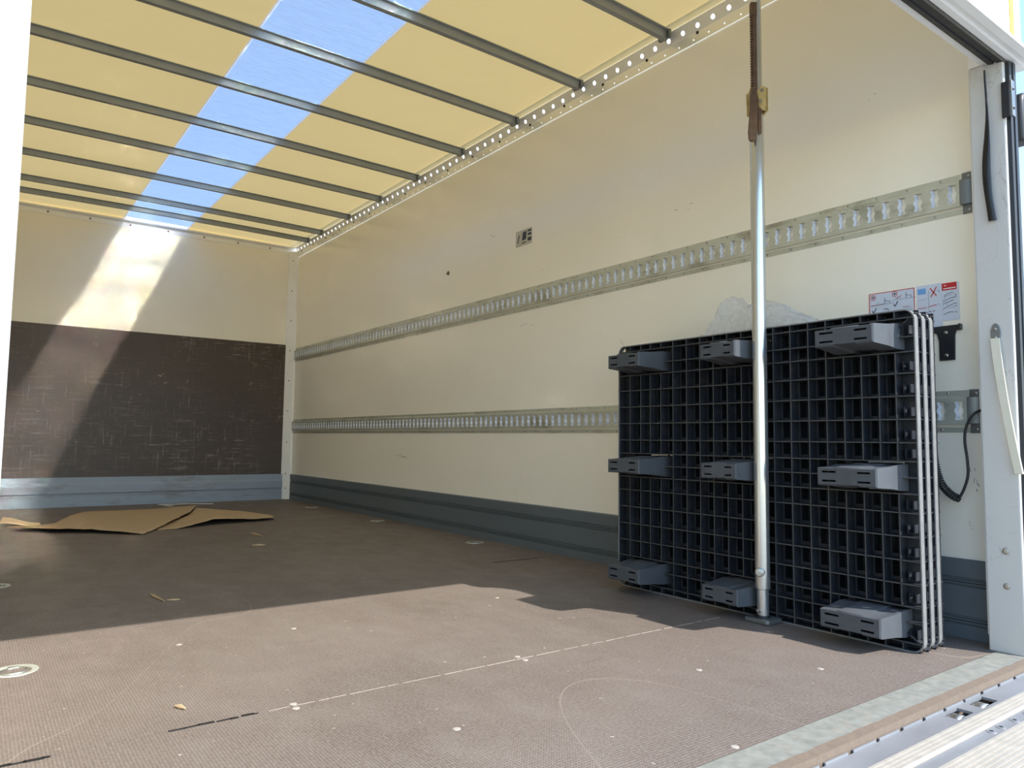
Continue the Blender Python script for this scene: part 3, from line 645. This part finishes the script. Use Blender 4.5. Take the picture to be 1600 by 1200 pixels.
# 2: crossed-out sticker
st = thing('crossed_out_sticker', 'white pictogram sticker with a crossed-out drawing and dashed line', 'sticker', (0, .178, .925))
link('sheet', MB().box(-.0012, -.0002, .141, .2155, .922, 1.062), 'stickerwhite', st, smooth=False)
b = MB(); flat(b, .212, .188, 1.034, 1.052); link('blue_print', b, 'blueprint', st, smooth=False)['kind'] = 'stuff'
b = MB(); stroke(b, [(.173, 1.022), (.156, 1.052)], .003); stroke(b, [(.175, 1.050), (.157, 1.024)], .003); stroke(b, [(.211, .992), (.205, .989), (.186, .991)], .0018); stroke(b, [(.181, .992), (.156, .996)], .0018)
link('red_print', b, 'red', st, smooth=False)['kind'] = 'stuff'
b = MB()
for k in range(4): stroke(b, [(.200 - k * .0105, .9735 + k * .0012), (.1935 - k * .0105, .974 + k * .0012)], .002)
stroke(b, [(.198, .968), (.19, .966)], .0015); link('dark_print', b, 'darkprint', st, smooth=False)['kind'] = 'stuff'
b = MB(); stroke(b, [(.180, 1.045), (.180, .962)], .0008); stroke(b, [(.181, 1.036), (.150, 1.039)], .0008); stroke(b, [(.152, 1.044), (.147, 1.034), (.149, 1.03)], .0012); stroke(b, [(.152, 1.0), (.147, .992)], .0012); stroke(b, [(.21, 1.016), (.187, 1.018)], .0007)
link('grey_print', b, 'greyprint', st, smooth=False)['kind'] = 'stuff'
# 3: red-headed sticker
st = thing('red_headed_sticker', 'white instruction sticker with a red banner at its top', 'sticker', (0, .117, .945))
link('sheet', MB().box(-.0012, -.0002, .092, .1405, .942, 1.058), 'stickerwhite', st, smooth=False)
b = MB(); flat(b, .1405, .0985, 1.036, 1.0585); link('red_banner', b, 'red', st, smooth=False)
b = MB(); stroke(b, [(.134, 1.051), (.128, 1.051)], .0022, -.0021)
x_ = .136
for k in range(12):
    w_ = random.choice((.0016, .0022, .0026)); stroke(b, [(x_, 1.0412 + (.0005 if k % 3 else 0)), (x_ - w_, 1.0412)], .0034 if k > 3 else .0026, -.0021); x_ -= w_ + .0007
link('white_print', b, 'whiteprint', st, smooth=False)['kind'] = 'stuff'
b = MB()
for pl in ([(.134, 1.020), (.122, 1.026), (.108, 1.028)], [(.103, 1.022), (.101, 1.012)], [(.138, 1.003), (.126, 1.008), (.110, 1.012), (.103, 1.011)], [(.136, .996), (.108, 1.004)], [(.139, .978), (.118, .989), (.104, .993), (.099, .991)], [(.104, .986), (.100, .983)], [(.138, .962), (.12, .968), (.108, .967)], [(.103, .969), (.1, .964)]): stroke(b, pl, .0014)
link('dark_print', b, 'darkprint', st, smooth=False)['kind'] = 'stuff'
b = MB()
for pl in ([(.133, 1.017), (.110, 1.022)], [(.133, 1.02), (.135, 1.01)], [(.137, 1.0), (.139, .99)], [(.12, .98), (.106, .984)], [(.13, .99), (.124, .996)]): stroke(b, pl, .001)
link('grey_print', b, 'greyprint', st, smooth=False)['kind'] = 'stuff'
# small label far along the wall
st = thing('small_label', 'small grey label with dark print high on the side wall', 'label', (0, 2.27, 1.64))
link('sheet', MB().box(-.0010, -.0002, 2.205, 2.350, 1.628, 1.716), 'label_grey', st, smooth=False)
b = MB()
b.prism([(2.285, 1.702), (2.253, 1.705), (2.256, 1.660), (2.293, 1.656)], (-.0010, 0, 0), (0, 1, 0), (0, 0, 1), (-1, 0, 0), .0006)
b.prism([(2.295, 1.646), (2.258, 1.648), (2.258, 1.642), (2.295, 1.640)], (-.0010, 0, 0), (0, 1, 0), (0, 0, 1), (-1, 0, 0), .0006)
for zz, hh in ((1.697, .010), (1.676, .013), (1.645, .020)): b.box(-.0016, -.0010, 2.209, 2.242, zz, zz + hh)
stroke(b, [(2.318, 1.692), (2.333, 1.650)], .008, -.0010)
link('dark_print', b, 'darkprint', st, smooth=False)['kind'] = 'stuff'

sc = MB(); rs = random.Random(4)
for (y, z, n_, w, l, hz) in ((.067, .475, 4, .003, .02, 0), (.062, .44, 3, .003, .012, 0), (.347, 1.725, 2, .002, .008, 1), (.09, .33, 5, .0015, .006, 0), (1.52, 1.0, 3, .0012, .05, 0), (3.6, .45, 5, .003, .12, 1), (2.1, 1.45, 2, .002, .03, 1), (2.2, 1.18, 2, .002, .10, 1), (1.15, 1.55, 3, .003, .02, 1), (2.6, 1.75, 2, .003, .02, 1)):
    for q in range(n_):
        yy = y + rs.uniform(-.012, .012) * (1 + 3 * hz); zz = z + rs.uniform(-.015, .015); dy = l * rs.uniform(.4, 1) * (1 if hz else .2); dz = l * rs.uniform(-.5, .5) * (.2 if hz else 2)
        stroke(sc, [(yy, zz), (yy + dy * .5, zz + dz * .4), (yy + dy, zz + dz)], w * rs.uniform(.3, .9), -0.0003)
o = link('scuff_mark', sc, 'scuff', wr, smooth=False); o['kind'] = 'stuff'
sp = MB(); sp.prism([(.022, .0), (.012, .012), (-.004, .020), (-.02, .006), (-.014, -.012), (.004, -.006)], (-.0002, 3.072, 1.61), (0, 1, 0), (0, 0, 1), (-1, 0, 0), .0006); link('brown_splash', sp, 'rack', wr, smooth=False)
# ------------------------------------------------------------------ T-shaped bracket, strap, handle strap, cable
tb = thing('tee_bracket', 'black T-shaped bracket screwed to the wall below the stickers', 'bracket', (0, .13, .82))
poly = [(.176, .926), (.086, .927), (.086, .910), (.102, .909), (.106, .895), (.108, .820), (.152, .820), (.152, .880), (.158, .905), (.176, .909)]
link('plate', MB().prism(poly, (-.0005, 0, 0), (0, 1, 0), (0, 0, 1), (-1, 0, 0), .006), 'blackmetal', tb, bevel=0.0015)
link('hook_end', MB().box(-.022, -.006, .085, .0895, .911, .927), 'blackmetal', tb, bevel=0.001)
for z in (.905, .835):
    b = MB(); screw(b, (-.0065, .131, z), (-1, 0, 0), .006, .003, 12); link('screw', b, 'steel', tb)
ps = MB(); rings = []
for i in range(25):
    t = i / 24; z = 1.635 - .44 * t; tw = math.radians(20 + 75 * min(1, t * 1.6)); wd = (.0028 + .0085 * min(1, max(0, (t - .12) * 1.6)) + (.004 if i < 2 else 0) - .0015 * math.sin(t * 9)) ; th = .0025 + .002 * t
    c = Vector((XP - .010 - .006 * math.sin(t * 3), -.0345 - .006 * math.sin(t * 6.8) * t ** .5 - .004 * t, z)); a = Vector((math.cos(tw), math.sin(tw), 0)); n_ = Vector((-a.y, a.x, 0))
    rings.append([c + a * wd * math.cos(q) + n_ * th * math.sin(q) for q in [2 * math.pi * j / 10 for j in range(10)]])
ps.loft(rings)
tag(link('pull_strap', ps, 'glossblack', angle=60), 'black twisted pull strap hanging from the header beside the rear post', 'strap')
hs_ = thing('door_check_strap', 'white strap hanging slack from an oval plate on the rear post', 'strap', (XP, -.035, .85))
link('fixing_plate', MB().prism([(.0125 * math.cos(t) , .028 * math.sin(t)) for t in [2 * math.pi * i / 20 for i in range(20)]], (XP - .0003, -.035, .876), (0, 1, 0), (0, 0, 1), (-1, 0, 0), .004), 'capgrey', hs_, bevel=.001)
for z in (.888, .864):
    b = MB(); screw(b, (XP - .0043, -.035, z), (-1, 0, 0), .005, .003, 10); link('screw', b, 'steel', hs_)
sb = MB(); rings = []
for i in range(21):
    t = i / 20; c = Vector((XP - .006 - .008 * math.sin(math.pi * t), -.034 - .046 * t ** 1.15, .862 - .375 * t)); hw = .012 - .002 * t; th = .002 + .004 * max(0, t - .35)
    rings.append([c + Vector((th * sx, hw * sy, 0)) for sx, sy in ((-1, -1), (1, -1), (1.0, 1), (-1, 1))])
sb.loft(rings); link('webbing', sb, 'strap', hs_, bevel=.001)
cab = thing('coiled_cable', 'black coiled electric cable looping down beside the lower rail', 'cable', (0, .09, .41))
def catmull(P, n=10):
    P = [Vector(p) for p in P]; out = []
    for i in range(len(P) - 1):
        a = P[max(i - 1, 0)]; b = P[i]; c = P[i + 1]; d_ = P[min(i + 2, len(P) - 1)]
        for k in range(n):
            t = k / n; out.append(.5 * ((2 * b) + (c - a) * t + (2 * a - 5 * b + 4 * c - d_) * t * t + (3 * b - a - 3 * c + d_) * t ** 3))
    return out + [P[-1]]
lead = catmull([(-.012, .022, .664), (-.03, .028, .666), (-.05, .046, .652), (-.05, .066, .615), (-.05, .071, .575), (-.05, .066, .52), (-.05, .066, .475), (-.05, .078, .435), (-.05, .092, .408)])
link('lead', MB().tube(lead, .0038, 10), 'black', cab)
path = catmull([(-.05, .092, .408), (-.05, .106, .413), (-.05, .126, .430), (-.05, .144, .458), (-.05, .157, .516), (-.05, .163, .60), (-.05, .168, .70)], 40)
LN = [0]
for a, b_ in zip(path, path[1:]): LN.append(LN[-1] + (b_ - a).length)
hel = []; turns = LN[-1] / .0072; ip = 0
for i in range(int(turns * 10) + 1):
    s_ = LN[-1] * i / int(turns * 10)
    while ip < len(LN) - 2 and LN[ip + 1] < s_: ip += 1
    f_ = (s_ - LN[ip]) / max(1e-9, LN[ip + 1] - LN[ip]); c = path[ip].lerp(path[ip + 1], min(1, f_)); t = (path[ip + 1] - path[ip]).normalized()
    x_ = Vector((1, 0, 0)); y_ = t.cross(x_).normalized(); an = 2 * math.pi * i / 10
    hel.append(c + (x_ * math.cos(an) + y_ * math.sin(an)) * .0095)
link('coil', MB().tube(hel, .0031, 6), 'black', cab)

# ------------------------------------------------------------------ floor fittings and litter
def ring_fitting(x, y, label):
    t = thing('floor_lashing_ring', label, 'lashing ring', (x, y, 0), 'recessed lashing rings in the floor')
    b = MB(); n = 28
    prof = [(.050, .0006), (.049, .0028), (.040, .0030), (.036, .0018), (.034, -.006), (.0, -.009)]
    b.loft([[(x + r * math.cos(2 * math.pi * j / n), y + r * math.sin(2 * math.pi * j / n), z) for j in range(n)] for r, z in prof[:-1]] + [[(x + .001 * math.cos(2 * math.pi * j / n), y + .001 * math.sin(2 * math.pi * j / n), -.009) for j in range(n)]], caps=False)
    link('pan', b, 'galv', t)
    q = MB(); q.tube([(x + .026 * math.cos(2 * math.pi * j / 20), y + .026 * math.sin(2 * math.pi * j / 20), .0005) for j in range(21)], .0035, 8); link('ring', q, 'steel', t)
    q = MB(); q.box(x - .012, x + .012, y + .022, y + .032, -.006, .004); link('ring_clip', q, 'steel', t, bevel=.001)
for x, y, lb in ((-2.270, 1.262, 'round steel lashing ring in the sunlit floor near the open end'), (-2.283, 2.466, 'round steel lashing ring in the shaded floor at the edge of view'),
                 (-.132, 2.517, 'round steel lashing ring beside the grey skirting, nearest the pallets'), (-.113, 3.749, 'round steel lashing ring beside the grey skirting, middle one of three'), (-.137, 4.895, 'round steel lashing ring beside the grey skirting, nearest the bulkhead')):
    ring_fitting(x, y, lb)
def sheet_mesh(grid_pts, nu, nv, fn):
    b = MB(); k = b.vert(*[fn(i / nu, j / nv) for i in range(nu + 1) for j in range(nv + 1)])
    for i in range(nu):
        for j in range(nv): a = k + i * (nv + 1) + j; b.f.append((a, a + 1, a + nv + 2, a + nv + 1))
    return b
def interp(poly, t):
    ts = [i / (len(poly) - 1) for i in range(len(poly))]
    for i in range(len(poly) - 1):
        if t <= ts[i + 1] + 1e-9:
            f_ = (t - ts[i]) / (ts[i + 1] - ts[i]); return tuple(a + (b - a) * f_ for a, b in zip(poly[i], poly[i + 1]))
    return poly[-1]
def card(name, front, back, label, seed, amp=.012):
    def fn(u, v):
        a = interp(front, u); b_ = interp(back, u); p = [a[i] + (b_[i] - a[i]) * v for i in range(3)]
        n_ = noise.noise((p[0] * 4 + seed, p[1] * 3, 0)) * amp * math.sin(math.pi * min(1, v * 1.0)) + noise.noise((p[0] * 22, p[1] * 14 + seed, 2)) * .002
        return (p[0] + noise.noise((p[1] * 25, seed, p[0] * 9)) * .006, p[1] + noise.noise((p[0] * 28, 4, seed)) * .022 * (1 if v in (0, 1) else .3), max(.0035, p[2] + n_))
    o_ = link(name, sheet_mesh(None, 44, 16, fn), 'card', angle=180); s_ = o_.modifiers.new('solid', 'SOLIDIFY'); s_.thickness = .004; s_.offset = 1
    return tag(o_, label, 'cardboard')
card('cardboard_sheet', [(-2.19, 4.30, .024), (-2.0, 4.10, .026), (-1.80, 3.96, .024), (-1.66, 3.82, .016), (-1.57, 3.76, .004), (-1.50, 3.87, .006), (-1.40, 4.03, .022), (-1.28, 4.28, .030), (-1.13, 4.58, .038)],
     [(-2.05, 4.42, .004), (-1.93, 4.55, .004), (-1.82, 4.95, .010), (-1.70, 5.22, .012), (-1.55, 5.22, .012), (-1.40, 5.20, .012), (-1.25, 5.18, .014), (-1.08, 5.22, .018), (-.93, 5.26, .020)], 'large brown cardboard sheet torn and flattened on the floor by the bulkhead', 3.0)
card('cardboard_sheet', [(-1.47, 3.96, .004), (-1.36, 3.93, .006), (-1.26, 3.97, .020), (-1.10, 4.06, .040), (-.96, 4.08, .034), (-.84, 4.10, .022), (-.70, 4.13, .022)],
     [(-1.42, 4.02, .006), (-1.28, 4.32, .014), (-1.12, 4.64, .020), (-.98, 5.05, .024), (-.86, 4.95, .014), (-.76, 4.66, .022), (-.66, 4.25, .020)], 'smaller brown cardboard piece with upturned curled edge beside the larger sheet', 8.0)
def fl(u, v): return (-2.215 + .20 * u + .02 * v * (1 - u), 4.56 - .17 * u + (.16 - .10 * u) * v, .022 - .012 * u + .020 * v * (1 - .5 * u) + .004 * math.sin(u * 7))
o_ = link('cardboard_flap', sheet_mesh(None, 14, 6, fl), 'cardpale', angle=180); s_ = o_.modifiers.new('solid', 'SOLIDIFY'); s_.thickness = .004
tag(o_, 'small pale cardboard flap lying at the end of the large cardboard sheet', 'cardboard')
def bent(name, pts, w, h, mat, label, cat, group=None):
    b = MB(); strip(b, pts, w, .0012, h); return tag(link(name, b, mat, smooth=False), label, cat, group)
bent('paper_strip', [(-1.125, 5.69), (-1.0, 5.66), (-.88, 5.69)], .035, .004, 'paper', 'white paper strip lying along the foot of the bulkhead behind the cardboard', 'paper')
bent('paper_strip', [(-1.10, 5.67), (-1.065, 5.50)], .04, .004, 'paper', 'short white paper strip pointing away from the bulkhead behind the cardboard', 'paper')
bent('paper_strip', [(-.92, 5.70), (-.80, 5.62), (-.735, 5.56)], .035, .004, 'paper', 'white paper strip slanting out at the far corner of the cardboard', 'paper')
def splinter(pts, w, label):
    b = MB(); P = [(*p, .004) for p in pts]; b.tube(P, [w * .35] + [w] * (len(P) - 2) + [w * .3], 6); tag(link('wood_splinter', b, 'woodpale'), label, 'splinter', 'loose wood splinters on the floor')
splinter([(-1.84, 2.01), (-1.838, 1.96), (-1.825, 1.86)], .005, 'bent wood splinter in the shade just behind the sunlit edge')
splinter([(-1.815, 1.875), (-1.79, 1.862), (-1.775, 1.86)], .004, 'short stub of wood beside the bent splinter')
splinter([(-1.04, 3.52), (-1.035, 3.44), (-1.022, 3.36)], .006, 'pale wood splinter in front of the cardboard')
splinter([(-1.18, 3.02), (-1.15, 3.0), (-1.12, 2.99)], .006, 'pale wood chip in the shade before the cardboard, nearer than the splinter')
splinter([(-2.012, .800), (-2.004, .788), (-1.998, .772)], .005, 'yellowish wood chip on the sunlit floor above the black sealant')
